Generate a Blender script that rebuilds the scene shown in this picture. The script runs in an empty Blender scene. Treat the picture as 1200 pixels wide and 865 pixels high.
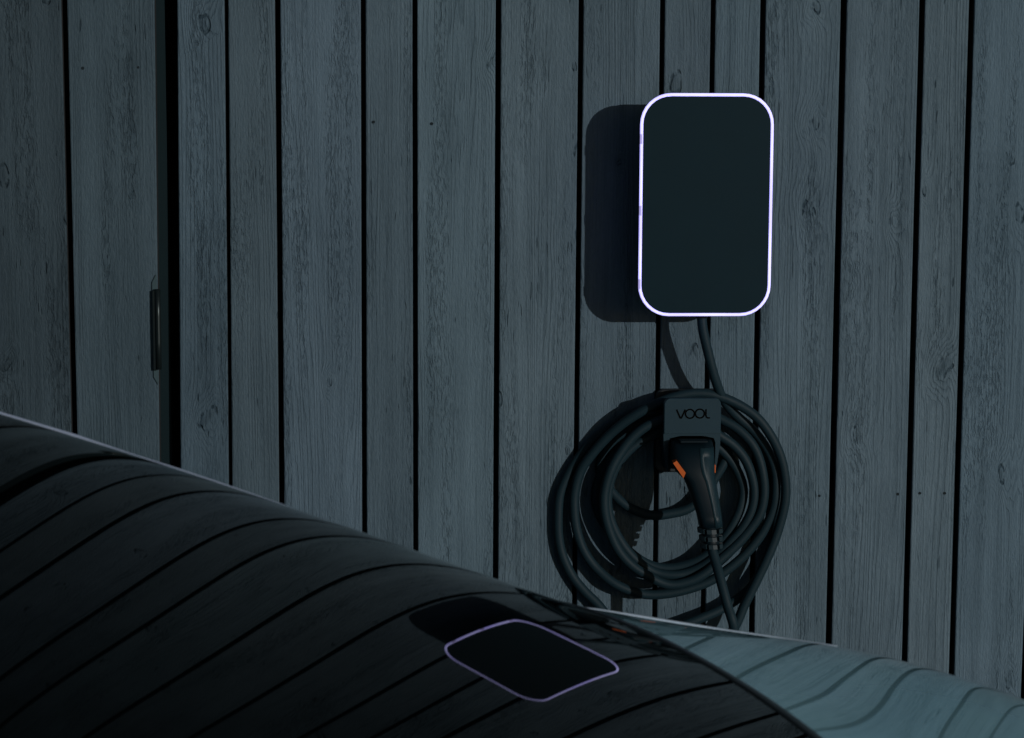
import bpy, bmesh, math, random
import numpy as np
from mathutils import Vector, Matrix

random.seed(4)
sc = bpy.context.scene
col = sc.collection

# ------------------------------------------------------------------ camera
F_PX, IMG_W, IMG_H = 2500.0, 1200.0, 865.0
CAM = np.array([0.0, -3.33, 1.55])
_yaw, _pitch, _roll = math.radians(3.0), math.radians(7.42), math.radians(0.25)
FWD = np.array([math.sin(_yaw) * math.cos(_pitch), math.cos(_yaw) * math.cos(_pitch), -math.sin(_pitch)])
_r0 = np.array([math.cos(_yaw), -math.sin(_yaw), 0.0]); _u0 = np.cross(_r0, FWD)
RGT = _r0 * math.cos(_roll) + _u0 * math.sin(_roll)
UPV = -_r0 * math.sin(_roll) + _u0 * math.cos(_roll)
cam_data = bpy.data.cameras.new('camera')
cam_data.sensor_width = 36.0
cam_data.lens = 36.0 * F_PX / IMG_W
cam_data.clip_start = 0.05; cam_data.clip_end = 2000.0
cam_data.dof.use_dof = True
cam_data.dof.focus_distance = 3.33
cam_data.dof.aperture_fstop = 9.5
cam = bpy.data.objects.new('camera', cam_data); col.objects.link(cam)
m = Matrix.Identity(4)
for i in range(3):
    m[i][0], m[i][1], m[i][2], m[i][3] = RGT[i], UPV[i], -FWD[i], CAM[i]
cam.matrix_world = m
sc.camera = cam

def at(u, v, y=0.0):
    """point of the plane Y = y that the photograph shows at pixel (u, v)"""
    d = FWD + RGT * ((u - IMG_W / 2) / F_PX) + UPV * ((IMG_H / 2 - v) / F_PX)
    return Vector(CAM + d * ((y - CAM[1]) / d[1]))

# ------------------------------------------------------------------ light
TOSUN = Vector((0.0765, -0.1, 0.0205)).normalized()
sun_data = bpy.data.lights.new('sun', 'SUN')
sun_data.energy = 5.0; sun_data.angle = math.radians(0.5); sun_data.color = (1.0, 0.99, 0.97)
sun = bpy.data.objects.new('sun', sun_data); col.objects.link(sun)
sun.rotation_euler = TOSUN.to_track_quat('Z', 'Y').to_euler()
sun.location = (3, -4, 4)
world = bpy.data.worlds.new('World'); sc.world = world; world.use_nodes = True
wn = world.node_tree.nodes; wl = world.node_tree.links
bg = wn['Background']; bg.inputs['Strength'].default_value = 0.08
sky = wn.new('ShaderNodeTexSky'); sky.sky_type = 'NISHITA'; sky.sun_disc = False
sky.sun_elevation = math.asin(TOSUN.z); sky.sun_rotation = math.atan2(TOSUN.x, TOSUN.y)
wl.new(sky.outputs[0], bg.inputs['Color'])
vs = sc.view_settings
vs.view_transform = 'Standard'; vs.look = 'None'; vs.gamma = 1.0; vs.use_curve_mapping = False
EXPOSURE = -1.65
vs.exposure = EXPOSURE

# ------------------------------------------------------------------ material helpers
def srgb(r, g, b):
    f = lambda c: (c / 255 / 12.92) if c / 255 <= 0.04045 else ((c / 255 + 0.055) / 1.055) ** 2.4
    return (f(r), f(g), f(b), 1.0)

class NT:
    def __init__(s, name):
        s.m = bpy.data.materials.new(name); s.m.use_nodes = True
        s.n = s.m.node_tree.nodes; s.l = s.m.node_tree.links
        s.b = s.n['Principled BSDF']
    def node(s, t, **k):
        n = s.n.new(t)
        for a, v in k.items(): setattr(n, a, v)
        return n
    def put(s, sock, v):
        if isinstance(v, bpy.types.NodeSocket): s.l.new(v, sock)
        else: sock.default_value = v
    def math(s, op, a, b=0.0, c=0.0, clamp=False):
        n = s.node('ShaderNodeMath', operation=op, use_clamp=clamp)
        s.put(n.inputs[0], a); s.put(n.inputs[1], b); s.put(n.inputs[2], c)
        return n.outputs[0]
    def vec(s, x, y, z):
        n = s.node('ShaderNodeCombineXYZ'); s.put(n.inputs[0], x); s.put(n.inputs[1], y); s.put(n.inputs[2], z)
        return n.outputs[0]
    def noise(s, vec, scale=1.0, detail=2.0, rough=0.5):
        n = s.node('ShaderNodeTexNoise'); s.put(n.inputs['Vector'], vec)
        n.inputs['Scale'].default_value = scale; n.inputs['Detail'].default_value = detail
        n.inputs['Roughness'].default_value = rough
        return n.outputs[0]
    def ramp(s, v, lo, hi, a=0.0, b=1.0):
        n = s.node('ShaderNodeMapRange', interpolation_type='SMOOTHSTEP')
        s.put(n.inputs[0], v); n.inputs[1].default_value = lo; n.inputs[2].default_value = hi
        n.inputs[3].default_value = a; n.inputs[4].default_value = b
        return n.outputs[0]
    def mix(s, f, a, b):
        n = s.node('ShaderNodeMix', data_type='RGBA'); s.put(n.inputs[0], f)
        s.put(n.inputs[6], a); s.put(n.inputs[7], b)
        return n.outputs[2]
    def bump(s, h, strength=0.5, dist=0.001):
        n = s.node('ShaderNodeBump'); s.put(n.inputs['Height'], h)
        n.inputs['Strength'].default_value = strength; n.inputs['Distance'].default_value = dist
        s.l.new(n.outputs[0], s.b.inputs['Normal'])

def plain(name, color, rough=0.5, metal=0.0, spec=0.5, coat=0.0, coat_rough=0.03, grain=0.0, grain_scale=900.0, ior=1.5):
    t = NT(name); b = t.b
    co = t.node('ShaderNodeTexCoord').outputs['Object']
    n = t.noise(co, 14.0, 4.0, 0.6)
    c = tuple(color) + (1.0,) if len(color) == 3 else color
    dark = tuple(v * 0.86 for v in c[:3]) + (1.0,)
    t.put(b.inputs['Base Color'], t.mix(n, dark, tuple(min(1, v * 1.1) for v in c[:3]) + (1.0,)))
    t.put(b.inputs['Roughness'], t.math('ADD', rough - 0.04, t.math('MULTIPLY', n, 0.08)) if rough > 0.1 else rough)
    b.inputs['Metallic'].default_value = metal; b.inputs['IOR'].default_value = ior
    b.inputs['Specular IOR Level'].default_value = spec
    b.inputs['Coat Weight'].default_value = coat; b.inputs['Coat Roughness'].default_value = coat_rough
    if grain: t.bump(t.noise(co, grain_scale, 2.0, 0.6), grain, 0.0006)
    return t.m

def wood_material(name, tone, contrast=1.0):
    """grey-blue stained, rough-sawn softwood: growth rings deflected round knots, fibres, worn patches"""
    t = NT(name); b = t.b
    sep = t.node('ShaderNodeSeparateXYZ'); t.l.new(t.node('ShaderNodeTexCoord').outputs['Object'], sep.inputs[0])
    rnd = t.node('ShaderNodeObjectInfo').outputs['Random']
    X = t.math('ADD', sep.outputs[0], t.math('MULTIPLY', rnd, 37.0))
    Z = t.math('ADD', sep.outputs[2], t.math('MULTIPLY', rnd, 91.0))
    wob = t.math('SUBTRACT', t.noise(t.vec(t.math('MULTIPLY', X, 5.0), rnd, t.math('MULTIPLY', Z, 0.55)), 1.0, 2.0, 0.5), 0.5)
    wob2 = t.math('SUBTRACT', t.noise(t.vec(t.math('MULTIPLY', X, 30.0), rnd, t.math('MULTIPLY', Z, 7.0)), 1.0, 2.0, 0.5), 0.5)
    vor = t.node('ShaderNodeTexVoronoi', voronoi_dimensions='2D')
    t.l.new(t.vec(t.math('ADD', t.math('MULTIPLY', X, 8.0), t.math('MULTIPLY', wob2, 0.40)), t.math('ADD', t.math('MULTIPLY', Z, 5.2), t.math('MULTIPLY', wob2, 0.34)), 0.0), vor.inputs['Vector'])
    vor.inputs['Scale'].default_value = 1.0
    d = vor.outputs['Distance']
    csep = t.node('ShaderNodeSeparateColor'); t.l.new(vor.outputs['Color'], csep.inputs[0])
    has = t.ramp(csep.outputs[0], 0.46, 0.50)
    size = t.math('MULTIPLY_ADD', csep.outputs[1], 0.075, 0.022)
    dn = t.math('DIVIDE', d, size)
    swell = t.math('MULTIPLY', has, t.math('POWER', 2.718, t.math('MULTIPLY', t.math('MULTIPLY', dn, dn), -0.16)))
    field = t.math('ADD', t.math('ADD', X, t.math('MULTIPLY', wob, 0.16)), t.math('ADD', t.math('MULTIPLY', wob2, 0.006), t.math('MULTIPLY', swell, 0.030)))
    ringco = t.math('MULTIPLY_ADD', field, 150.0, t.math('MULTIPLY', t.noise(t.vec(t.math('MULTIPLY', X, 48.0), t.math('ADD', rnd, 4.0), t.math('MULTIPLY', Z, 0.6)), 1.0, 2.0, 0.6), 5.0))
    fr = t.math('FRACT', ringco)
    late = t.math('MULTIPLY', t.ramp(fr, 0.25, 0.9), t.ramp(fr, 0.93, 1.0, 1.0, 0.0))
    rmask = t.ramp(t.noise(t.vec(t.math('MULTIPLY', X, 14.0), rnd, t.math('MULTIPLY', Z, 1.3)), 1.0, 2.0, 0.5), 0.40, 0.66)
    fib = t.noise(t.vec(t.math('MULTIPLY', X, 420.0), rnd, t.math('MULTIPLY', Z, 16.0)), 1.0, 3.0, 0.65)
    fuzz = t.noise(t.vec(t.math('MULTIPLY', X, 330.0), rnd, t.math('MULTIPLY', Z, 110.0)), 1.0, 3.0, 0.7)
    tmask = t.ramp(t.noise(t.vec(t.math('MULTIPLY', X, 22.0), t.math('ADD', rnd, 3.0), t.math('MULTIPLY', Z, 1.6)), 1.0, 3.0, 0.55), 0.48, 0.66)
    blot = t.noise(t.vec(t.math('MULTIPLY', X, 11.0), t.math('ADD', rnd, 9.0), t.math('MULTIPLY', Z, 3.2)), 1.0, 5.0, 0.6)
    streak = t.noise(t.vec(t.math('MULTIPLY', X, 60.0), t.math('ADD', rnd, 5.0), t.math('MULTIPLY', Z, 1.1)), 1.0, 3.0, 0.6)
    fleck = t.noise(t.vec(t.math('ADD', t.math('MULTIPLY', X, 280.0), t.math('MULTIPLY', wob2, 7.0)), rnd, t.math('MULTIPLY', Z, 62.0)), 1.0, 3.0, 0.62)
    torn = t.math('MULTIPLY', tmask, t.ramp(fleck, 0.47, 0.62))
    lift = t.math('MULTIPLY', tmask, t.ramp(fleck, 0.42, 0.30))
    kring = t.math('MULTIPLY', has, t.math('MULTIPLY', t.ramp(dn, 0.55, 0.9), t.ramp(dn, 1.0, 1.25, 1.0, 0.0)))
    kring = t.math('MULTIPLY', kring, t.ramp(t.noise(t.vec(t.math('MULTIPLY', X, 75.0), t.math('ADD', rnd, 2.0), t.math('MULTIPLY', Z, 60.0)), 1.0, 2.0, 0.5), 0.42, 0.62))
    kcore = t.math('MULTIPLY', has, t.ramp(dn, 0.2, 0.95, 1.0, 0.0))
    # pits: short dark checks
    chk = t.math('MULTIPLY', t.ramp(t.noise(t.vec(t.math('MULTIPLY', X, 190.0), t.math('ADD', rnd, 7.0), t.math('MULTIPLY', Z, 26.0)), 1.0, 1.0, 0.5), 0.70, 0.78), t.ramp(blot, 0.42, 0.6))
    dk = t.math('ADD', t.math('MULTIPLY', t.math('MULTIPLY', late, rmask), 0.20 * contrast), t.math('SUBTRACT', t.math('MULTIPLY', torn, 0.23 * contrast), t.math('MULTIPLY', lift, 0.12)))
    dk = t.math('ADD', dk, t.math('MULTIPLY', t.math('SUBTRACT', fib, 0.5), 0.42 * contrast))
    dk = t.math('ADD', dk, t.math('MULTIPLY', t.math('SUBTRACT', blot, 0.5), 1.0 * contrast))
    dk = t.math('ADD', dk, t.math('MULTIPLY', t.math('SUBTRACT', streak, 0.5), 0.7 * contrast))
    dk = t.math('ADD', dk, t.math('ADD', t.math('MULTIPLY', kring, 0.62), t.math('MULTIPLY', kcore, 0.26)))
    dk = t.math('ADD', dk, t.math('MULTIPLY', t.math('SUBTRACT', fuzz, 0.5), 0.42))
    dk = t.math('ADD', dk, t.math('MULTIPLY', chk, 0.45))
    dk = t.math('ADD', dk, t.math('MULTIPLY', t.math('SUBTRACT', rnd, 0.5), 0.10))
    dk = t.math('ADD', dk, 0.28, clamp=True)
    base = tuple(tone) + (1.0,)
    lite = tuple(v * k for v, k in zip(tone, (1.34, 1.27, 1.24))) + (1.0,)
    dark = tuple(v * k for v, k in zip(tone, (0.36, 0.42, 0.44))) + (1.0,)
    board_tint = t.node('ShaderNodeObjectInfo').outputs['Color']      # per-board tone: uneven staining plus painted-in dimming towards the left
    mx = t.node('ShaderNodeMix', data_type='RGBA', blend_type='MULTIPLY'); mx.inputs[0].default_value = 1.0
    t.put(mx.inputs[6], t.mix(dk, lite, dark)); t.put(mx.inputs[7], board_tint)
    t.put(b.inputs['Base Color'], mx.outputs[2])
    t.put(b.inputs['Roughness'], t.math('MULTIPLY_ADD', fuzz, 0.25, 0.6))
    b.inputs['Specular IOR Level'].default_value = 0.25
    h = t.math('ADD', t.math('MULTIPLY', fib, 0.5), t.math('MULTIPLY', t.math('MULTIPLY', late, rmask), -0.38))
    h = t.math('ADD', h, t.math('ADD', t.math('MULTIPLY', fuzz, 0.85), t.math('MULTIPLY', torn, -0.65)))
    h = t.math('ADD', h, t.math('ADD', t.math('MULTIPLY', kring, -1.2), t.math('MULTIPLY', kcore, 0.6)))
    h = t.math('ADD', h, t.math('MULTIPLY', chk, -0.8))
    t.bump(h, 1.0, 0.0017)
    return t.m

WOOD = wood_material('stained_planks', (0.089, 0.142, 0.184), 1.1)
WOOD_GATE = WOOD
M_EDGE = plain('gap_shade_edge', (0.012, 0.014, 0.016), 0.8)  # shade of the gaps painted onto the board sides
M_MEMBRANE = plain('black_wind_membrane', (0.006, 0.007, 0.008), 0.9)
M_STEEL = plain('shade_toned_steel', (0.003, 0.014, 0.018), 0.7, spec=0.2, grain=0.1)  # darkened so the recessed jamb looks out of the sun
M_HINGE = plain('worn_dark_steel', (0.02, 0.03, 0.032), 0.35, metal=0.6)
M_HINGE_LEAF = plain('dull_hinge_leaf', (0.05, 0.085, 0.098), 0.7, spec=0.2)
M_NAIL = plain('dark_nail', (0.016, 0.024, 0.029), 0.8, spec=0.1)
M_CASE = plain('charger_case_black', (0.010, 0.012, 0.014), 0.5, grain=0.2)
M_PANEL = plain('charger_front_satin', (0.003, 0.018, 0.027), 0.55, spec=0.12)
M_CABLE = plain('rubber_cable', (0.009, 0.025, 0.034), 0.58, spec=0.18)
M_HOLDER = plain('holder_satin_plastic', (0.016, 0.040, 0.056), 0.5, spec=0.18, grain=0.12)
M_HOLDER_DARK = plain('holder_black_plastic', (0.012, 0.016, 0.018), 0.5)
M_PLUG = plain('plug_black_plastic', (0.002, 0.009, 0.014), 0.5, spec=0.2)
M_PLUG_GRIP = plain('plug_grip_rubber', (0.020, 0.056, 0.076), 0.42, spec=0.35)
M_ORANGE = plain('orange_insert', (0.55, 0.11, 0.02), 0.5, spec=0.2)
M_RELIEF = plain('strain_relief_rubber', (0.010, 0.026, 0.034), 0.5, spec=0.4)
M_LETTER = plain('letter_black', (0.001, 0.001, 0.0012), 0.8, spec=0.05)
M_SEAL = plain('rubber_seal', (0.008, 0.012, 0.014), 0.3)
M_TRIM = plain('satin_aluminium_trim', (0.36, 0.43, 0.58), 0.45)
M_LIDTRIM = plain('bright_lid_edge', (0.55, 0.66, 0.78), 0.4)
M_PAINT = plain('silver_blue_car_paint', (0.43, 0.82, 1.0), 0.04, metal=0.48, coat=1.0, coat_rough=0.01)
M_TYRE = plain('tyre_rubber', (0.02, 0.02, 0.02), 0.8)
M_RIM = plain('alloy_rim', (0.35, 0.36, 0.38), 0.35, metal=1.0)

def glass_material():
    t = NT('dark_tinted_glass'); b = t.b
    co = t.node('ShaderNodeTexCoord').outputs['Object']
    n = t.noise(co, 9.0, 5.0, 0.65)
    t.put(b.inputs['Base Color'], t.mix(n, (0.0006, 0.001, 0.0012, 1), (0.0012, 0.002, 0.0024, 1)))
    t.put(b.inputs['Roughness'], t.math('MULTIPLY_ADD', n, 0.02, 0.006))
    b.inputs['IOR'].default_value = 1.165
    b.inputs['Specular Tint'].default_value = (0.66, 0.92, 0.95, 1)
    return t.m
M_GLASS = glass_material()

def ring_material():
    t = NT('lit_lilac_diffuser'); b = t.b
    b.inputs['Base Color'].default_value = (0.7, 0.7, 0.8, 1)
    co = t.node('ShaderNodeTexCoord').outputs['Object']
    n = t.ramp(t.noise(co, 9.0, 2.0, 0.5), 0.36, 0.62)
    t.put(b.inputs['Emission Color'], t.mix(n, (0.38, 0.34, 1.0, 1), (0.47, 0.45, 1.0, 1)))
    b.inputs['Emission Strength'].default_value = 1.36 * 2 ** (-EXPOSURE)
    return t.m
M_RING = ring_material()
M_RINGJOINT = plain('lilac_ring_joint', (0.38, 0.34, 0.62), 0.5)
_rj = M_RINGJOINT.node_tree.nodes['Principled BSDF']
_rj.inputs['Emission Color'].default_value = (0.40, 0.36, 0.78, 1); _rj.inputs['Emission Strength'].default_value = 0.62 * 2 ** (-EXPOSURE)

# ------------------------------------------------------------------ mesh helpers
def link(name, bm, mat, parent=None, loc=(0, 0, 0), smooth=False):
    me = bpy.data.meshes.new(name)
    bmesh.ops.recalc_face_normals(bm, faces=bm.faces)
    bm.to_mesh(me); bm.free()
    for mm in (mat if isinstance(mat, (list, tuple)) else [mat]): me.materials.append(mm)
    if smooth: me.polygons.foreach_set('use_smooth', [True] * len(me.polygons))
    o = bpy.data.objects.new(name, me); col.objects.link(o); o.location = loc
    if parent: o.parent = parent
    return o

def empty(name, loc, label, cat, group=None):
    o = bpy.data.objects.new(name, None); col.objects.link(o); o.location = loc
    o.empty_display_size = 0.1
    o['label'] = label; o['category'] = cat
    if group: o['group'] = group
    return o

def child(name, bm, mat, parent, smooth=False):
    """bm in world coordinates -> part whose parent is a thing at parent.location (no rotation)"""
    off = Vector((0, 0, 0)); p = parent
    while p: off += p.location; p = p.parent
    bmesh.ops.translate(bm, verts=bm.verts, vec=-off)
    return link(name, bm, mat, parent, smooth=smooth)

def box_bm(x0, x1, y0, y1, z0, z1, bevel=0.0, seg=2, bm=None):
    b = bmesh.new()
    bmesh.ops.create_cube(b, size=1.0)
    for v in b.verts:
        v.co = Vector((x0 + (v.co.x + .5) * (x1 - x0), y0 + (v.co.y + .5) * (y1 - y0), z0 + (v.co.z + .5) * (z1 - z0)))
    if bevel: bmesh.ops.bevel(b, geom=b.edges[:], offset=bevel, segments=seg, profile=0.5, affect='EDGES')
    return b

def rrect(x0, x1, z0, z1, r, n=8):
    pts = []
    for cx, cz, a0 in ((x1 - r, z1 - r, 0), (x0 + r, z1 - r, 90), (x0 + r, z0 + r, 180), (x1 - r, z0 + r, 270)):
        for k in range(n + 1):
            a = math.radians(a0 + 90 * k / n); pts.append((cx + r * math.cos(a), cz + r * math.sin(a)))
    return pts

def loft(rings, cap0=True, cap1=True, mats=None):
    """rings: lists of 3-D points with equal counts"""
    bm = bmesh.new(); R = [[bm.verts.new(p) for p in ring] for ring in rings]
    n = len(R[0])
    for a, b_ in zip(R, R[1:]):
        for k in range(n):
            bm.faces.new((a[k], a[(k + 1) % n], b_[(k + 1) % n], b_[k]))
    if cap0: bm.faces.new(R[0])
    if cap1: bm.faces.new(R[-1])
    return bm

def catmull(pts, per=8):
    P = [Vector(p) for p in pts]; P = [P[0] * 2 - P[1]] + P + [P[-1] * 2 - P[-2]]
    out = []
    for i in range(1, len(P) - 2):
        p0, p1, p2, p3 = P[i - 1:i + 3]
        for k in range(per):
            t = k / per
            out.append(0.5 * ((2 * p1) + (p2 - p0) * t + (2 * p0 - 5 * p1 + 4 * p2 - p3) * t * t + (3 * p1 - p0 - 3 * p2 + p3) * t ** 3))
    out.append(P[-2].copy())
    return out

def tube(path, rad, sides=12):
    """round tube along a path, parallel-transported frame"""
    rings = []; n = len(path); prev = None
    for i, p in enumerate(path):
        tg = (path[min(i + 1, n - 1)] - path[max(i - 1, 0)]).normalized()
        if prev is None:
            nrm = tg.orthogonal().normalized()
        else:
            nrm = prev - tg * prev.dot(tg)
            nrm.normalize()
        prev = nrm; bi = tg.cross(nrm)
        r = rad(i / (n - 1)) if callable(rad) else rad
        rings.append([p + (nrm * math.cos(2 * math.pi * k / sides) + bi * math.sin(2 * math.pi * k / sides)) * r for k in range(sides)])
    return loft(rings)

# ------------------------------------------------------------------ ground
def ground():
    bm = bmesh.new(); s = 600
    xs = [-s, -40, -8, -3, 0, 3, 8, 40, s]
    V = [[bm.verts.new((x, y, 0)) for x in xs] for y in xs]
    for j in range(len(xs) - 1):
        for i in range(len(xs) - 1):
            bm.faces.new((V[j][i], V[j][i + 1], V[j + 1][i + 1], V[j + 1][i]))
    t = NT('grey_asphalt'); co = t.node('ShaderNodeTexCoord').outputs['Object']
    n1 = t.noise(co, 1.3, 5.0, 0.6); n2 = t.noise(co, 140.0, 3.0, 0.7)
    t.put(t.b.inputs['Base Color'], t.mix(t.math('MULTIPLY_ADD', n1, 0.6, t.math('MULTIPLY', n2, 0.4)), (0.035, 0.037, 0.04, 1), (0.075, 0.078, 0.082, 1)))
    t.b.inputs['Roughness'].default_value = 0.9
    t.bump(n2, 0.5, 0.004)
    o = link('ground', bm, t.m); o['kind'] = 'structure'; o['label'] = 'grey asphalt ground in front of the plank wall'
ground()

# ------------------------------------------------------------------ plank wall and gate
# gap centre lines read from the photograph: (pixel at top, pixel lower down, width in px)
GAPS = [((75, 0), (87, 505), 6.5), ((265, 0), (270, 565), 4.0), ((325, 0), (330, 585), 6.0), ((425.5, 0), (427, 620), 5.5),
        ((486, 0), (487, 640), 5.5), ((584, 0), (580.5, 670), 6.0), ((681, 0), (673, 720), 5.5), ((776.5, 0), (767, 720), 5.5),
        ((836, 0), (824, 715), 5.5), ((894.5, 0), (881, 730), 6.0), ((989, 0), (971, 755), 7.0), ((1081, 0), (1060, 775), 6.5),
        ((1139, 0), (1115, 790), 6.0), ((1231, 0), (1199, 820), 6.0)]
Z0, Z1 = 0.04, 3.7
def line_of(p, q):
    a, b = at(*p), at(*q)
    k = (a.x - b.x) / (a.z - b.z)
    return lambda z: a.x + k * (z - a.z)
PX = 3.33 / 2500.0
THICK = 0.021
def const(x): return lambda z: x
TONES = {}
def plank(parent, left, right, mat, name='plank', tone=None):
    """board between two edge lines, front corners eased; its origin stands at its own foot"""
    xc = 0.5 * (left(1.2) + right(1.2))
    yoff = random.uniform(-0.0012, 0.0012)
    bm = bmesh.new(); e = 0.0022; rings = []
    for z in (Z0, Z1):
        l, r = left(z) - xc, right(z) - xc
        rings.append([bm.verts.new(c) for c in ((l, THICK, z), (l, e, z), (l + e * .35, e * .3, z), (l + e, 0, z), (r - e, 0, z), (r - e * .35, e * .3, z), (r, e, z), (r, THICK, z))])
    n = 8
    for k in range(n):
        f = bm.faces.new((rings[0][k], rings[0][(k + 1) % n], rings[1][(k + 1) % n], rings[1][k]))
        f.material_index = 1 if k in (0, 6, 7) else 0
    for R_ in rings:
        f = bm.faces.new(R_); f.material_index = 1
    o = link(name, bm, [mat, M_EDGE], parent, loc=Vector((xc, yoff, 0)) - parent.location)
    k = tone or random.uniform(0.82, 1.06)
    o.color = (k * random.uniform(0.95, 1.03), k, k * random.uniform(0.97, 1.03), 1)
    return o

WALL = empty('wooden_wall', (0.33, 0, 0), 'wall of dark grey vertical wooden planks with narrow black gaps', 'wall')
GATE = empty('wooden_gate', (-0.6, 0, 0), 'dark plank gate at the left with a black hinge on its edge', 'gate')
edges = []
for (p, q, w) in GAPS:
    f = line_of(p, q); h = w * PX / 2
    edges.append((lambda z, f=f, h=h: f(z) - h, lambda z, f=f, h=h: f(z) + h))
gate_edge = line_of((181, 0), (187, 535)); wall_edge = line_of((207.5, 0), (211.5, 545))
planks = {}
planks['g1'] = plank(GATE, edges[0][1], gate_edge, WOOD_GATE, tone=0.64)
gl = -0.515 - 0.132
planks['g0'] = plank(GATE, const(gl), edges[0][0], WOOD_GATE, tone=0.46)  # gate tones also carry the dimmer light at the left
for w in (0.085, 0.13, 0.13, 0.082, 0.13, 0.085):
    r = gl - 0.008; plank(GATE, const(r - w), const(r), WOOD_GATE); gl = r - w
BOARD_TONE = [0, .78, .76, .93, .82, 1.02, .96, .86, .78, .90, 1.02, 1.0, 1.06, 1.05]
left = wall_edge
for i in range(1, len(edges)):
    planks['w%d' % i] = plank(WALL, left, edges[i][0], WOOD, tone=BOARD_TONE[i]); left = edges[i][1]
xr = left(1.2); first = left
for w in (0.105, 0.13, 0.08, 0.128, 0.13, 0.082, 0.128, 0.083, 0.13, 0.13, 0.08, 0.13, 0.085, 0.13):
    plank(WALL, first or const(xr), const(xr + w), WOOD); first = None; xr += w + 0.008
gw = gl - 0.012
for w in (0.13, 0.085, 0.13, 0.13, 0.082, 0.13):
    plank(WALL, const(gw - w), const(gw), WOOD); gw -= w + 0.008
child('backing_board', box_bm(wall_edge(1.2) + 0.004, xr, 0.030, 0.15, Z0, Z1), M_MEMBRANE, WALL)
child('backing_board', box_bm(gw, gl - 0.012, 0.030, 0.15, Z0, Z1), M_MEMBRANE, WALL)
child('backing_board', box_bm(gl, gate_edge(1.2) - 0.014, 0.030, 0.07, Z0 + 0.02, Z1 - 0.02), M_MEMBRANE, GATE)
# recessed steel jamb seen in the opening between gate and wall
jl = at(184.5, 250, 0.03).x; jr = at(197, 250, 0.03).x
child('jamb', box_bm(jl - 0.012, jr, 0.028, 0.075, Z0, Z1), M_STEEL, WALL)
child('backing_board', box_bm(jr - 0.03, wall_edge(1.2) + 0.03, 0.16, 0.17, Z0, Z1), M_MEMBRANE, WALL)
# coping so the wall ends in a cap, not in mid-air
child('coping', box_bm(gw - 0.02, xr + 0.02, -0.03, 0.19, Z1 + 0.003, Z1 + 0.035, 0.004), M_STEEL, WALL)

def nails(key, pts):
    o = planks[key]
    for (u, v) in pts:
        p = at(u, v, 0.0); bm = bmesh.new()
        c = bmesh.ops.create_circle(bm, cap_ends=True, segments=10, radius=random.uniform(0.0017, 0.0026))
        bmesh.ops.rotate(bm, verts=bm.verts, matrix=Matrix.Rotation(math.pi / 2, 3, 'X'))
        ex = bmesh.ops.extrude_face_region(bm, geom=bm.faces[:])
        bmesh.ops.translate(bm, verts=[g for g in ex['geom'] if isinstance(g, bmesh.types.BMVert)], vec=(0, -0.0012, 0))
        n = link('nail', bm, M_NAIL, o); n.location = Vector((p.x, 0.0002, p.z)) - o.location - o.parent.location
nails('g1', [(97, 80), (162, 79)])
nails('w4', [(438, 143)]); nails('w5', [(506, 145)])
nails('w10', [(960, 581)]); nails('w11', [(1052, 579)]); nails('w12', [(1078, 578), (1107, 578)]); nails('w13', [(1139, 577)])

# hinge on the gate edge
def hinge():
    a, b_ = at(178, 322, -0.004), at(185.5, 451, -0.004)
    x0, x1 = a.x, b_.x; zt, zb = a.z, b_.z
    c = 0.012
    def plate(y): return [(x1, y, zt - 0.002), (x0 + 0.006, y, zt), (x0, y, zt - c), (x0, y, zb + c), (x0 + 0.007, y, zb), (x1, y, zb + 0.002)]
    o = child('hinge', loft([plate(-0.0032), plate(-0.0020)]), M_HINGE_LEAF, GATE)
    kz1, kz0 = at(181, 339, -0.008).z, at(181, 433, -0.008).z
    kx = at(185.2, 386, -0.008).x
    path = [Vector((kx, -0.0065, z)) for z in np.linspace(kz0, kz1, 4)]
    child('knuckle', tube(path, 0.0044, 14), M_HINGE, o, True)
    kx2 = at(179.5, 386, -0.007).x
    child('hinge_fold', box_bm(kx2 - 0.001, kx2 + 0.005, -0.0075, -0.003, kz0 - 0.002, kz1 - 0.002, 0.0012), M_HINGE, o)
hinge()

# ------------------------------------------------------------------ wall charger
CY = -0.1
c_tl, c_br = at(751.0, 109.0, CY), at(902.5, 370.5, CY)
CX0, CX1, CZT, CZB = c_tl.x, c_br.x, c_tl.z, c_br.z
CH = empty('wall_charger', (0.5 * (CX0 + CX1), 0, CZB), 'slim black wall charger with a glowing lilac ring round its face', 'charger')
def rr3(inset, y, r):
    return [(x, y, z) for x, z in rrect(CX0 + inset, CX1 - inset, CZB + inset, CZT - inset, max(r - inset, 0.004))]
RAD = 0.047
child('case', loft([rr3(0.026, -0.001, RAD), rr3(0.026, CY + 0.034, RAD), rr3(0.0035, CY + 0.022, RAD), rr3(0.0015, CY + 0.019, RAD), rr3(0.0015, CY + 0.010, RAD), rr3(0.003, CY + 0.0085, RAD)]), M_CASE, CH, False)
child('light_ring', loft([rr3(0.003, CY + 0.0055, RAD), rr3(0.0, CY + 0.0045, RAD), rr3(0.0, CY + 0.0016, RAD), rr3(0.0010, CY, RAD), rr3(0.0039, CY, RAD), rr3(0.0043, CY + 0.004, RAD)]), M_RING, CH)
child('front_panel', loft([rr3(0.0046, CY + 0.003, RAD), rr3(0.0046, CY + 0.0004, RAD), rr3(0.0055, CY - 0.0006, RAD)]), M_PANEL, CH)
for v in (163, 247, 333):
    z = at(751, v, CY).z
    child('ring_joint', box_bm(CX0 - 0.00015, CX0 + 0.0030, CY - 0.0005, CY + 0.0042, z - 0.0075, z + 0.0075, 0.0004, 1), M_RINGJOINT, CH)
gx = at(822.5, 371, -0.068)
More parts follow.
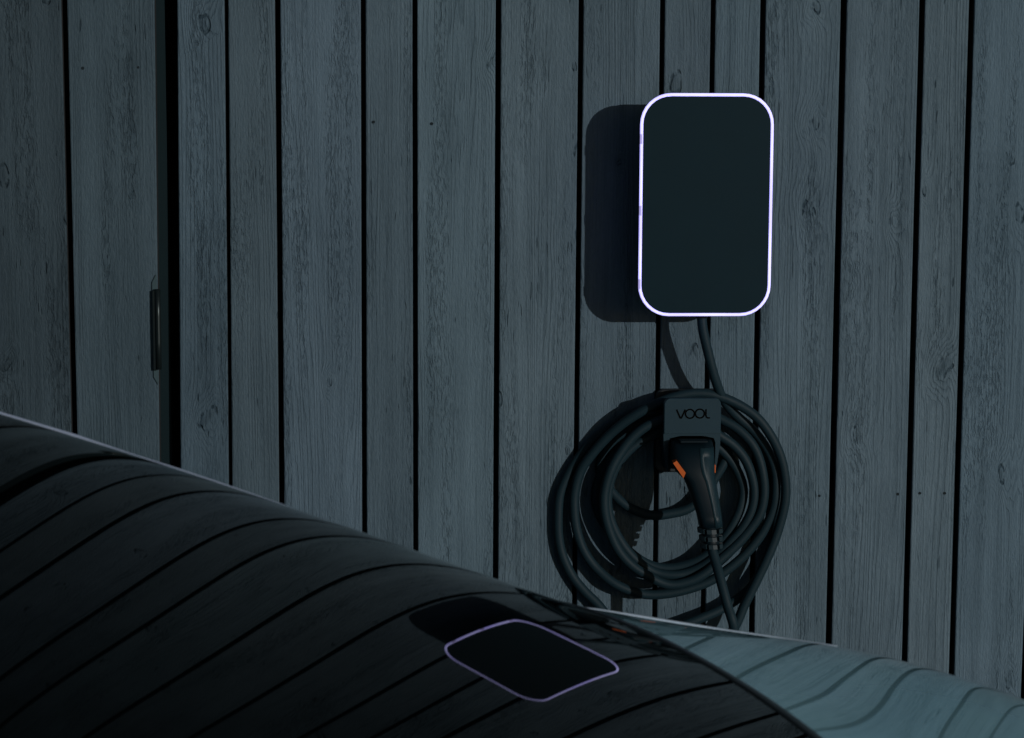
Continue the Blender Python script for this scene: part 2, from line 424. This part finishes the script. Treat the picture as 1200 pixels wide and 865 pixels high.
child('cable_gland', tube([Vector((gx.x - 0.001, -0.068, CZB - 0.006)), Vector((gx.x - 0.001, -0.068, CZB + 0.0)), Vector((gx.x - 0.001, -0.068, CZB + 0.006))], 0.0098, 16), M_CASE, CH, True)

# ------------------------------------------------------------------ cable holder
HY = -0.085
h_tl, h_br = at(778.5, 467, HY), at(844.5, 508, HY)
HX0, HX1, HZT, HZM = h_tl.x, h_br.x, h_tl.z, h_br.z
HZB = at(840, 552, HY + 0.02).z
HOLD = empty('cable_holder', (0.5 * (HX0 + HX1), 0, HZB), 'grey wall hook with engraved lettering holding the cable and plug', 'cable holder')
b_tl, b_br = at(769, 456.5, -0.012), at(843.5, 553, -0.012)
child('backplate', loft([[(x, y, z) for x, z in rrect(b_tl.x + i, b_br.x - i, b_br.z + i, b_tl.z - i, 0.012, 5)] for i, y in ((0, -0.0005), (0, -0.011), (0.0015, -0.0125))]), M_HOLDER_DARK, HOLD)
# neck over which the loops hang
child('neck', box_bm(HX0 + 0.010, HX1 - 0.010, HY + 0.012, -0.012, HZM - 0.006, HZM + 0.030, 0.006), M_HOLDER_DARK, HOLD)
# cover: rounded upper plate, lower part is an open hood whose flanks taper towards the wall
def cover():
    xs0, xs1 = HX0, HX1
    top = [(x, z) for x, z in rrect(xs0, xs1, HZM - 0.02, HZT, 0.0105, 6) if z > HZM]
    front = [(xs1, HZM)] + top + [(xs0, HZM)]
    bm = loft([[(x, y, z) for x, z in front] for y in (HY + 0.012, HY + 0.001)] + [[(0.5 * (xs0 + xs1) + (x - 0.5 * (xs0 + xs1)) * 0.975, HY, z - (0.0008 if z > HZT - 0.001 else 0)) for x, z in front]])
    child('cover', bm, M_HOLDER, HOLD)
cover()
def hood():
    # frame round the socket mouth: outer tapers inward going down; inner opening is rounded at the top
    xm = 0.5 * (HX0 + HX1); w = 0.5 * (HX1 - HX0)
    n = 18
    zt = HZM - 0.0006
    def ring(y, sx, zb, outer):
        pts = []
        if outer:
            pts = [(xm - w * sx * 0.86, zb), (xm - w * sx, zt - 0.018), (xm - w * sx, zt), (xm - w * .5, zt), (xm, zt), (xm + w * .5, zt), (xm + w * sx, zt), (xm + w * sx, zt - 0.018), (xm + w * sx * 0.86, zb)]
        else:
            wi = w * sx
            pts = [(xm - wi, zb), (xm - wi, zt - 0.014), (xm - wi * .93, zt - 0.007), (xm - wi * .5, zt - 0.0035), (xm, zt - 0.0035), (xm + wi * .5, zt - 0.0035), (xm + wi * .93, zt - 0.007), (xm + wi, zt - 0.014), (xm + wi, zb)]
        return [(x, y, z) for x, z in pts]
    bm = bmesh.new()
    yf, yb = HY + 0.0025, -0.014
    o_f = [bm.verts.new(p) for p in ring(yf, 1.0, HZB + 0.004, True)]
    o_b = [bm.verts.new(p) for p in ring(yb, 0.97, HZB, True)]
    i_f = [bm.verts.new(p) for p in ring(yf, 0.83, HZB + 0.004, False)]
    i_b = [bm.verts.new(p) for p in ring(yb + 0.03, 0.74, HZB, False)]
    for A, B in ((o_f, o_b), (o_f, i_f), (i_f, i_b), (i_b, o_b)):
        for k in range(8): bm.faces.new((A[k], A[k + 1], B[k + 1], B[k]))
    for k in (0, 8): bm.faces.new((o_f[k], i_f[k], i_b[k], o_b[k]))
    child('socket_hood', bm, M_HOLDER, HOLD)
    child('socket_back', box_bm(xm - w * 0.78, xm + w * 0.78, -0.045, -0.016, HZB + 0.001, zt - 0.004), M_HOLDER_DARK, HOLD)
hood()
def strip(path, half, y, depth):
    bm = bmesh.new(); rows = []
    for i, (x, z) in enumerate(path):
        a = path[max(i - 1, 0)]; b_ = path[min(i + 1, len(path) - 1)]
        dx, dz = b_[0] - a[0], b_[1] - a[1]; l = math.hypot(dx, dz) or 1
        nx, nz = -dz / l * half, dx / l * half
        rows.append([bm.verts.new((x + nx, y, z + nz)), bm.verts.new((x - nx, y, z - nz)), bm.verts.new((x - nx, y + depth, z - nz)), bm.verts.new((x + nx, y + depth, z + nz))])
    for a, b_ in zip(rows, rows[1:]):
        for k in range(4): bm.faces.new((a[k], a[(k + 1) % 4], b_[(k + 1) % 4], b_[k]))
    bm.faces.new(rows[0]); bm.faces.new(rows[-1])
    return bm
def letters():
    L = lambda u, v: (at(u, v, HY).x, at(u, v, HY).z)
    hw = 0.0011; y = HY - 0.0007
    def circ(cu, cv, ru, rv, a0=0, a1=360, n=20): return [L(cu + ru * math.cos(math.radians(a0 + (a1 - a0) * k / n)), cv - rv * math.sin(math.radians(a0 + (a1 - a0) * k / n))) for k in range(n + 1)]
    child('letter', strip([L(793.0, 480.0), L(797.4, 490.2), L(798.4, 490.2), L(803.0, 480.0)], hw, y, 0.0012), M_LETTER, HOLD)
    child('letter', strip(circ(808.6, 485.0, 5.3, 5.2), hw, y, 0.0012), M_LETTER, HOLD)
    child('letter', strip(circ(820.2, 484.7, 5.3, 5.2), hw, y, 0.0012), M_LETTER, HOLD)
    child('letter_link', strip([L(813.4, 484.9), L(815.4, 484.8)], hw, y, 0.0012), M_LETTER, HOLD)
    child('letter', strip([L(827.4, 479.6), L(827.3, 486.6), L(828.0, 489.0), L(829.6, 489.8), L(832.0, 489.7)], hw, y, 0.0012), M_LETTER, HOLD)
letters()

# ------------------------------------------------------------------ charging cable with plug
CABLE_R = 0.0077
CAB = empty('charging_cable', (0.45, 0, 0.7), 'thick black cable coiled in loops below the charger, its plug hung in the hook', 'cable')
# (u, v, distance from the wall); one continuous run from the charger to the plug
RUN = [(822.0, 366, .068), (823.5, 385, .068), (828.5, 408, .066), (834.5, 432, .062), (840, 450, .056), (848, 469, .045), (862, 486, .034), (883, 505, .030), (899, 527, .032),
       (908, 551, .034), (909, 578, .034), (905, 600, .032), (893, 625, .030), (874, 649, .030), (852, 668, .030), (832, 681, .030), (808, 690, .030), (780, 696, .030), (752, 696, .030), (722, 685, .031), (699, 666, .024),
       (684, 645, .022), (676, 622, .022), (673, 600, .022), (673.5, 577, .022), (680, 553, .024), (694, 532, .029), (714, 510, .035), (734, 493.5, .042), (759, 478.5, .048), (788, 466, .050), (816, 461, .050),
       (840, 464, .050), (864, 473.5, .048), (886, 488.5, .048), (902, 508.5, .048), (914, 533, .046), (920, 560, .044), (920, 588, .042), (912, 621, .040), (901, 650, .040), (886, 682, .040), (872, 710, .040), (862, 733, .040), (840, 765, .040), (806, 785, .038), (768, 783, .034), (735, 752, .030), (703, 711, .018), (686, 694, .014), (671, 675.5, .0105), (660, 653, .0105), (655, 631, .0105), (654, 607, .0105),
       (656, 581, .0105), (665, 558, .0105), (680, 534, .0105), (702, 510, .013), (733, 488, .018), (768, 476, .024), (800, 473, .028), (826, 480, .030), (844, 491, .034), (862, 501, .038), (878, 516, .042), (888, 533, .044),
       (894, 556, .046), (895.5, 579, .046), (891, 601, .046), (880, 619, .046), (864, 638, .047), (845, 655, .048), (826, 672, .050), (806, 682, .050), (782, 685, .050), (756, 673, .051), (737, 659.5, .052), (723, 642, .054), (713.5, 620, .056),
       (708.5, 598, .058), (709, 575, .058), (716, 551, .058), (727, 531, .056), (742, 512, .055), (759, 499, .055), (778, 492, .055), (800, 490, .050), (824, 497, .046), (844, 511, .044), (858, 520.5, .042), (871, 535, .042), (879.5, 553, .042),
       (884, 575, .042), (881.5, 596, .042), (872, 616, .042), (857, 634, .041), (836, 655, .040), (812, 669, .036), (790, 674, .036), (766, 670, .034), (744, 655, .036), (727, 634, .038), (715, 608, .040), (712, 582, .041), (718, 555, .040), (733, 532, .039), (752, 517, .038), (778, 506, .036),
       (806, 504, .034), (832, 517, .030), (852, 534, .026), (865, 554, .026), (871, 574, .028), (868, 594, .030), (860, 613, .032), (846, 634, .032), (826, 652, .030), (804, 662, .026), (780, 666, .024), (757, 660, .022), (736, 645, .020), (714, 622, .016), (700, 596, .014), (699, 572, .012), (709, 548, .012), (728, 526, .012),
       (756, 512, .014), (790, 506, .016), (822, 508, .016), (846, 518, .018), (853, 530, .020), (847, 545, .022), (838, 560, .022), (824, 582, .022), (806, 596.5, .022), (786, 602, .022), (765, 604, .022), (744, 598, .020), (728, 588, .018), (712, 570, .012), (703, 548, .010), (712, 524, .010), (736, 503, .010), (772, 488, .012), (808, 484, .014), (846, 492, .012), (876, 513, .011), (900, 545, .011), (911, 580, .011), (910, 615, .012), (900, 652, .014), (881, 687, .018), (860, 705, .022), (840, 716.5, .026), (818, 726, .030), (790, 738, .034), (764, 760, .045), (768, 800, .060), (806, 835, .085), (846, 830, .12), (866, 790, .150), (860.5, 738, .200), (852.5, 710, .195), (845, 682, .183), (839, 660, .168), (834.8, 645, .159), (832, 630, .152)]
path = catmull([at(u, v, -d) for u, v, d in RUN], 5)
child('cord', tube(path, CABLE_R, 12), M_CABLE, CAB, True)

def plug():
    # centreline from the socket down the handle; (u, v, distance from wall, half width px, half depth m)
    S = [(810.5, 513.5, .070, 20.0, .016), (810.5, 515.5, .080, 24.0, .022), (810.5, 522, .090, 25.3, .027), (810.6, 534, .097, 25.6, .030), (811.2, 543, .102, 25.2, .031), (814, 552, .107, 22.4, .030), (819.2, 561, .112, 18.2, .027), (823.2, 574, .120, 16.6, .024), (827, 588, .128, 15.4, .0215), (830.3, 602, .137, 14.2, .020), (832.5, 616, .146, 13.6, .019)]
    rings = []
    for (u, v, d, hw, hd) in S:
        c = at(u, v, -d); w = hw * PX * 0.975
        ring = []
        for k in range(28):
            a = 2 * math.pi * k / 28; ca, sa = math.cos(a), math.sin(a)
            e = 0.62
            ring.append((c.x + w * math.copysign(abs(ca) ** e, ca), c.y + hd * math.copysign(abs(sa) ** e, sa), c.z))
        rings.append(ring)
    P = child('plug', loft(rings), M_PLUG, CAB, True)
    # lighter grip shell down the right flank
    rows = []
    bm = bmesh.new()
    for (u, v, d, hw, hd) in S[2:]:
        c = at(u, v, -d); w = hw * PX * 0.975; row = []
        for a in np.linspace(-83, -2, 9):
            ca, sa = math.cos(math.radians(a)), math.sin(math.radians(a)); e = 0.62
            row.append(bm.verts.new((c.x + (w + 0.0007) * abs(ca) ** e, c.y - (hd + 0.0007) * abs(sa) ** e, c.z)))
        rows.append(row)
    for a, b_ in zip(rows, rows[1:]):
        for k in range(8): bm.faces.new((a[k], a[k + 1], b_[k + 1], b_[k]))
    bmesh.ops.solidify(bm, geom=bm.faces[:], thickness=0.0012)
    child('grip', bm, M_PLUG_GRIP, P, True)
    # orange inserts, left and right
    y = -0.1365
    q = [at(*p) for p in ((788.8, 542.8, y), (793.0, 540.2, y), (803.6, 554.2, y), (801.0, 560.5, y))]
    n = Vector((-0.35, -1, 0.1)).normalized() * 0.004
    child('orange_insert', loft([[p + Vector((0.001, 0.03, 0)) for p in q], [p for p in q]]), M_ORANGE, P)
    xr_ = at(838.4, 548, -0.10)
    child('orange_insert', box_bm(xr_.x - 0.004, xr_.x - 0.0004, -0.106, -0.088, at(838, 553, -.095).z, at(838, 543.5, -.095).z, 0.0006), M_ORANGE, P)
    # lip on top of the head
    a, b_ = at(797, 516.5, -.115), at(829, 519, -.115)
    child('latch_lip', box_bm(a.x, b_.x, -0.118, -0.095, b_.z, a.z, 0.0012), M_PLUG, P)
    # strain relief: core with three rows of blocks
    t0, t1 = at(831.4, 615, -.145), at(834.5, 644, -.158)
    ax = (t1 - t0); R0 = 0.0135
    core = child('strain_relief', tube([t0 + ax * (k / 3) for k in range(4)], lambda t: R0 - 0.0018 * t, 16), M_PLUG, P, True)
    for r_ in range(3):
        bm = bmesh.new(); c = t0 + ax * (0.12 + 0.31 * r_); d_ = c + ax * 0.17
        rad = R0 + 0.0060 - 0.0012 * r_
        for k in range(6):
            a0, a1 = math.radians(60 * k + 8), math.radians(60 * k + 52)
            V = []
            for q_ in (c, d_):
                for rr in (rad - 0.006, rad):
                    for a in (a0, (a0 + a1) / 2, a1):
                        V.append(bm.verts.new((q_.x + rr * math.cos(a), q_.y + rr * math.sin(a), q_.z)))
            for f in ((0, 1, 4, 3), (1, 2, 5, 4), (6, 9, 10, 7), (7, 10, 11, 8), (3, 4, 10, 9), (4, 5, 11, 10), (0, 6, 7, 1), (1, 7, 8, 2), (0, 3, 9, 6), (2, 8, 11, 5)):
                bm.faces.new([V[i] for i in f])
        child('relief_rib', bm, M_RELIEF, P)
plug()

# ------------------------------------------------------------------ parked car
# rear window: quintic height surface; boot lid: bicubic spline surface (heights in metres over x, y)
A1 = np.array([1.114899, 0.002222, -0.066447, -0.04352, -0.03889, -0.007308, -0.214557, -0.013723, -0.003764, 0.016514, 0.018765, -0.024083, -0.004988, 0.041719, 0.056708, 0.001385, 0.031872, 0.039204, 0.006826, 0.010869, -0.001242])
E1 = [(i, j) for i in range(6) for j in range(6 - i)]
A2 = np.array([1.18243, 1.12513, 1.06074, 0.98849, 0.90723, 0.81094, 0.68063, 0.47804, 0.14988, -0.34332, -1.0109, 1.14815, 1.11609, 1.0811, 1.0429, 1.00402, 0.97045, 0.92713, 0.80059, 0.49537, 0.01252, -0.62478, 1.09033, 1.07748, 1.06313, 1.04771, 1.03035, 1.02808, 1.04525, 0.99001, 0.69699, 0.25706, -0.30644, 1.0117, 1.01479, 1.0114, 1.00798, 1.00308, 1.00757, 0.99551, 0.9821, 0.75633, 0.42013, -0.04172, 0.91507, 0.93963, 0.94557, 0.93706, 0.96415, 0.9691, 0.97109, 0.95507, 0.81951, 0.556, 0.16471, 0.80081, 0.85833, 0.90857, 0.95089, 0.94887, 0.95078, 0.95909, 0.92518, 0.83654, 0.60984, 0.26929, 0.66827, 0.75107, 0.81758, 0.8653, 0.90499, 0.94228, 0.9098, 0.80874, 0.69112, 0.50285, 0.22432, 0.51471, 0.61403, 0.69213, 0.75258, 0.79784, 0.79268, 0.71302, 0.58764, 0.43953, 0.25547, 0.01676, 0.33722, 0.44461, 0.52403, 0.57482, 0.5863, 0.53423, 0.41892, 0.2653, 0.08793, -0.1124, -0.34311, 0.13151, 0.23464, 0.29812, 0.31717, 0.28148, 0.18356, 0.03195, -0.15542, -0.36578, -0.59396, -0.84086, -0.1069, -0.02241, 0.00815, -0.01967, -0.10869, -0.25512, -0.44823, -0.67475, -0.92364, -1.18851, -1.46735]).reshape(11, 11)
YG, YB = -2.07, -1.50
def glass_raw(x, y):
    p, q = x / 0.6, (y + 1.5) / 0.6
    return sum(k * p ** i * q ** j for k, (i, j) in zip(A1, E1))
def boot_raw(x, y):
    u, v = (x + 0.05) / 1.2 * 8, (y + 1.9) / 1.2 * 8
    def bas(t):
        i = np.clip(np.floor(t).astype(int), 0, 7); f = t - i
        return i, ((1 - f) ** 3 / 6, (3 * f ** 3 - 6 * f ** 2 + 4) / 6, (-3 * f ** 3 + 3 * f ** 2 + 3 * f + 1) / 6, f ** 3 / 6)
    i, b_ = bas(u); j, c = bas(v)
    return sum(A2[i + k, j + l] * b_[k] * c[l] for k in range(4) for l in range(4))
def extend(raw, x, y, y0, damp, bend):
    """past y0 (nearer than the photograph shows) the surface runs on smoothly to the near flank"""
    yc = np.maximum(y, y0); z = raw(x, yc); g = (raw(x, yc + 0.004) - raw(x, yc - 0.004)) / 0.008
    dy = y - yc
    return z - g * damp * (1 - np.exp(dy / damp)) * 1.0 - bend * dy * dy
def zglass(x, y):
    xc = np.clip(x, -0.5, 0.5)
    z = extend(glass_raw, xc, y, YG, 0.25, 0.25)
    gx_ = (extend(glass_raw, xc + .004, y, YG, .25, .25) - extend(glass_raw, xc - .004, y, YG, .25, .25)) / .008
    dx = x - xc
    return z + gx_ * dx - np.where(dx < 0, 0.22, 0.5) * dx * dx
def zboot(x, y): return extend(boot_raw, x, y, YB, 0.12, 0.10)
SEAM = [(0.150, -1.06), (0.180, -1.12), (0.204, -1.164), (0.227, -1.196), (0.278, -1.279), (0.312, -1.34), (0.343, -1.403), (0.374, -1.483), (0.41, -1.60), (0.432, -1.75), (0.436, -1.90), (0.42, -2.05), (0.38, -2.20), (0.36, -2.25)]
_sp = catmull([(x, y, 0) for x, y in SEAM], 10)
_sx = np.array([p.x for p in _sp])[::-1]; _sy = np.array([p.y for p in _sp])[::-1]
def seam_x(y): return np.interp(y, _sy, _sx)
CAR = empty('parked_car', (-0.3, -1.55, 0), 'dark car in the foreground, its black rear window mirroring the plank wall', 'car')
def patch(zf, xl, xr_, y0, y1, nx, ny):
    ys = np.linspace(y0, y1, ny); bm = bmesh.new(); rows = []
    for y in ys:
        xs = np.linspace(xl(y), xr_(y), nx); zs = zf(xs, np.full(nx, y))
        rows.append([bm.verts.new((float(a), float(y), float(z))) for a, z in zip(xs, zs)])
    for a, b_ in zip(rows, rows[1:]):
        for k in range(nx - 1): bm.faces.new((a[k], a[k + 1], b_[k + 1], b_[k]))
    return bm
YN, YFG, YFB, XT, XL = -2.25, -1.125, -0.92, 0.74, -0.62
def solid(o, t):
    md = o.modifiers.new('thickness', 'SOLIDIFY'); md.thickness = t; md.offset = -1.0
def seam_far(y): return float(seam_x(y)) if y < -1.06 else 0.150 + (y + 1.06) * -0.3
glass = child('rear_window', patch(zglass, lambda y: XL, lambda y: float(seam_x(y)) - 0.003, YN, YFG, 150, 170), M_GLASS, CAR, True)
boot = child('boot_lid', patch(zboot, lambda y: seam_far(y) + 0.003, lambda y: XT, YN, YFB, 110, 190), M_PAINT, CAR, True)
# flat band of rubber between window and boot lid
def seal():
    bm = bmesh.new(); rows = []
    P = [p for p in _sp if p.y > YN]
    for i, p in enumerate(P):
        a, b_ = P[max(i - 1, 0)], P[min(i + 1, len(P) - 1)]
        t = (b_ - a).normalized(); n = Vector((-t.y, t.x, 0))
        if n.x < 0: n = -n
        row = []
        for s, h in ((-0.0115, -0.004), (-0.0100, 0.0012), (-0.004, 0.0022), (0.002, 0.0026), (0.0048, 0.0018), (0.0058, -0.004)):
            q = p + n * s
            row.append(bm.verts.new((q.x, q.y, float(zglass(np.array([q.x]), np.array([q.y]))[0]) + h)))
        rows.append(row)
    for a, b_ in zip(rows, rows[1:]):
        for k in range(5): bm.faces.new((a[k], a[k + 1], b_[k + 1], b_[k]))
    child('window_seal', bm, M_SEAL, CAR, True)
seal()
def edge_strip(name, pts, heights, mat, zf, w=0.006):
    """thin upstanding trim that follows an edge of the bodywork"""
    rings = []
    for (x, y), h in zip(pts, heights):
        z = float(zf(np.array([x]), np.array([y]))[0])
        rings.append([(x, y - w / 2, z - 0.012), (x, y - w / 2, z + h * 0.75), (x, y - w * 0.2, z + h), (x, y + w * 0.2, z + h), (x, y + w / 2, z + h * 0.75), (x, y + w / 2, z - 0.012)])
    child(name, loft(rings), mat, CAR)
def over(u, v, y, zf):
    """height above the bodywork, at distance y, of the line that the photograph shows at (u, v)"""
    p = at(u, v, y); return (p.x, p.y), p.z - float(zf(np.array([p.x]), np.array([p.y]))[0])
tp, th = [], []
for u, v in ((-230, 404), (-120, 441.5), (0, 482.5), (45, 496), (90, 509.5), (150, 530), (212, 549.8), (250, 562.5), (290, 576.3), (330, 590.3), (365, 604)):
    p, h = over(u, v, YFG + 0.004, zglass); tp.append(p); th.append(min(h, 0.0042))
edge_strip('window_trim', tp, th, M_TRIM, zglass)
tp, th = [], []
for u, v in ((678, 711.0), (700, 713.3), (745, 720.3), (800, 729.2), (850, 737.4), (900, 744.6), (940, 750.6), (981, 756.6)):
    p, h = over(u, v, -1.075, zboot); tp.append(p); th.append(h)
edge_strip('lid_trim', tp, th, M_LIDTRIM, zboot, 0.005)
# rest of the body, out of the photograph's sight, so that the car is whole
def shell():
    ycs = (YFB, -0.74)
    bm = bmesh.new()
    # far quarter: from window / boot far edge down to the sill
    xs = list(np.linspace(XL, XT, 34)); rows = []
    for x in xs:
        if x < 0.15: ye = YFG; ze = float(zglass(np.array([x]), np.array([ye]))[0]) - 0.004
        elif x < 0.2: ye = YFG + (x - .15) / .05 * (YFB - YFG); ze = float(zboot(np.array([x]), np.array([ye]))[0]) - 0.003
        else: ye = YFB; ze = float(zboot(np.array([x]), np.array([ye]))[0]) - 0.003
        prof = [(ye + 0.001, ze)]
        for s in (0.15, 0.3, 0.5, 0.7, 0.85, 1.0):
            prof.append((ye + (-0.72 - ye) * s ** 0.8, ze + (0.80 - ze) * s ** 1.5))
        prof += [(-0.70, 0.68), (-0.71, 0.5), (-0.74, 0.30), (-0.80, 0.24)]
        rows.append([bm.verts.new((x, y, z)) for y, z in prof])
    for a, b_ in zip(rows, rows[1:]):
        for k in range(len(a) - 1): bm.faces.new((a[k], a[k + 1], b_[k + 1], b_[k]))
    child('far_quarter_panel', bm, M_PAINT, CAR, True)
    bm = bmesh.new(); rows = []
    for x in xs:
        f, x1 = (zglass, x) if x < 0.36 else (zboot, x)
        ze = float(f(np.array([x1]), np.array([YN]))[0]) - 0.004
        prof = [(YN - 0.001, ze), (YN - 0.04, ze - 0.06), (YN - 0.10, min(ze - 0.1, 0.84)), (YN - 0.15, 0.66), (YN - 0.14, 0.48), (YN - 0.12, 0.30), (YN - 0.06, 0.24)]
        rows.append([bm.verts.new((x, y, z)) for y, z in prof])
    for a, b_ in zip(rows, rows[1:]):
        for k in range(len(a) - 1): bm.faces.new((a[k], a[k + 1], b_[k + 1], b_[k]))
    child('near_quarter_panel', bm, M_PAINT, CAR, True)
    # tail: boot edge rolls over and drops to the bumper
    bm = bmesh.new(); rows = []
    for y in np.linspace(YN - 0.06, -0.80, 34):
        yy = min(max(y, YN), YFB); ze = float(zboot(np.array([XT]), np.array([yy]))[0]) - 0.003
        drop = max(0.0, (y - YFB) / 0.12, (YN - y) / 0.06)
        ze -= 0.08 * drop ** 2
        rnd_ = 0.06 * abs((y + 1.55) / 0.75) ** 3
        prof = [(XT + 0.001, ze), (XT + 0.05, ze - 0.035), (XT + 0.085 - rnd_, ze - 0.12), (XT + 0.10 - rnd_, 0.60), (XT + 0.14 - rnd_, 0.54), (XT + 0.15 - rnd_, 0.38), (XT + 0.10 - rnd_, 0.24)]
        rows.append([bm.verts.new((x, y, z)) for x, z in prof])
    for a, b_ in zip(rows, rows[1:]):
        for k in range(len(a) - 1): bm.faces.new((a[k], a[k + 1], b_[k + 1], b_[k]))
    child('tail_panel', bm, M_PAINT, CAR, True)
    # roof and front, running on to the left
    bm = bmesh.new(); rows = []
    yl = np.linspace(YN, YFG, 26)
    zl = zglass(np.full(26, XL), yl)
    for x, dz in ((XL - 0.002, -0.002), (-0.9, None), (-1.3, None), (-1.7, None), (-2.1, None), (-2.5, None), (-3.0, None), (-3.25, None)):
        t = (x - XL)
        zz = [float(z) + (0.14 * -t - 0.33 * t * t * 0.5 if dz is None else dz) for z in zl]
        cap = {-1.3: 1.44, -1.7: 1.40, -2.1: 1.15, -2.5: 0.93, -3.0: 0.82, -3.25: 0.55}.get(x)
        if cap: zz = [cap - (max(zl) - float(z)) for z in zl]
        rows.append([bm.verts.new((x, float(y), z)) for y, z in zip(yl, zz)])
    for a, b_ in zip(rows, rows[1:]):
        for k in range(25): bm.faces.new((a[k], a[k + 1], b_[k + 1], b_[k]))
    # flanks of the front half
    for side, yo in ((0, YN - 0.13), (25, -0.71)):
        prev = None
        for r_ in rows:
            v = r_[side]; x = v.co.x
            c = [v, bm.verts.new((x, v.co.y + (yo - v.co.y) * .5, min(v.co.z - 0.12, 1.05))), bm.verts.new((x, yo, min(v.co.z - .2, 0.75))), bm.verts.new((x, yo + (0.03 if side == 0 else -0.03), 0.26))]
            if prev:
                for k in range(3): bm.faces.new((prev[k], prev[k + 1], c[k + 1], c[k]))
            prev = c
    bm.normal_update()
    child('front_body', bm, M_PAINT, CAR, True)
shell()
def wheel(x, y):
    def ring(r, yy): return [(x + r * math.cos(2 * math.pi * k / 32), yy, 0.33 + r * math.sin(2 * math.pi * k / 32)) for k in range(32)]
    w = child('wheel', loft([ring(0.2, y - .09), ring(0.30, y - .10), ring(0.33, y - .07), ring(0.33, y + .07), ring(0.30, y + .10), ring(0.2, y + .09)]), M_TYRE, CAR, True)
    child('rim', loft([ring(0.05, y - .075), ring(0.16, y - .097), ring(0.215, y - .103), ring(0.215, y + .103), ring(0.16, y + .097), ring(0.05, y + .075)]), M_RIM, w, True)
for x in (0.12, -2.62):
    for y in (-0.86, -2.22): wheel(x, y)
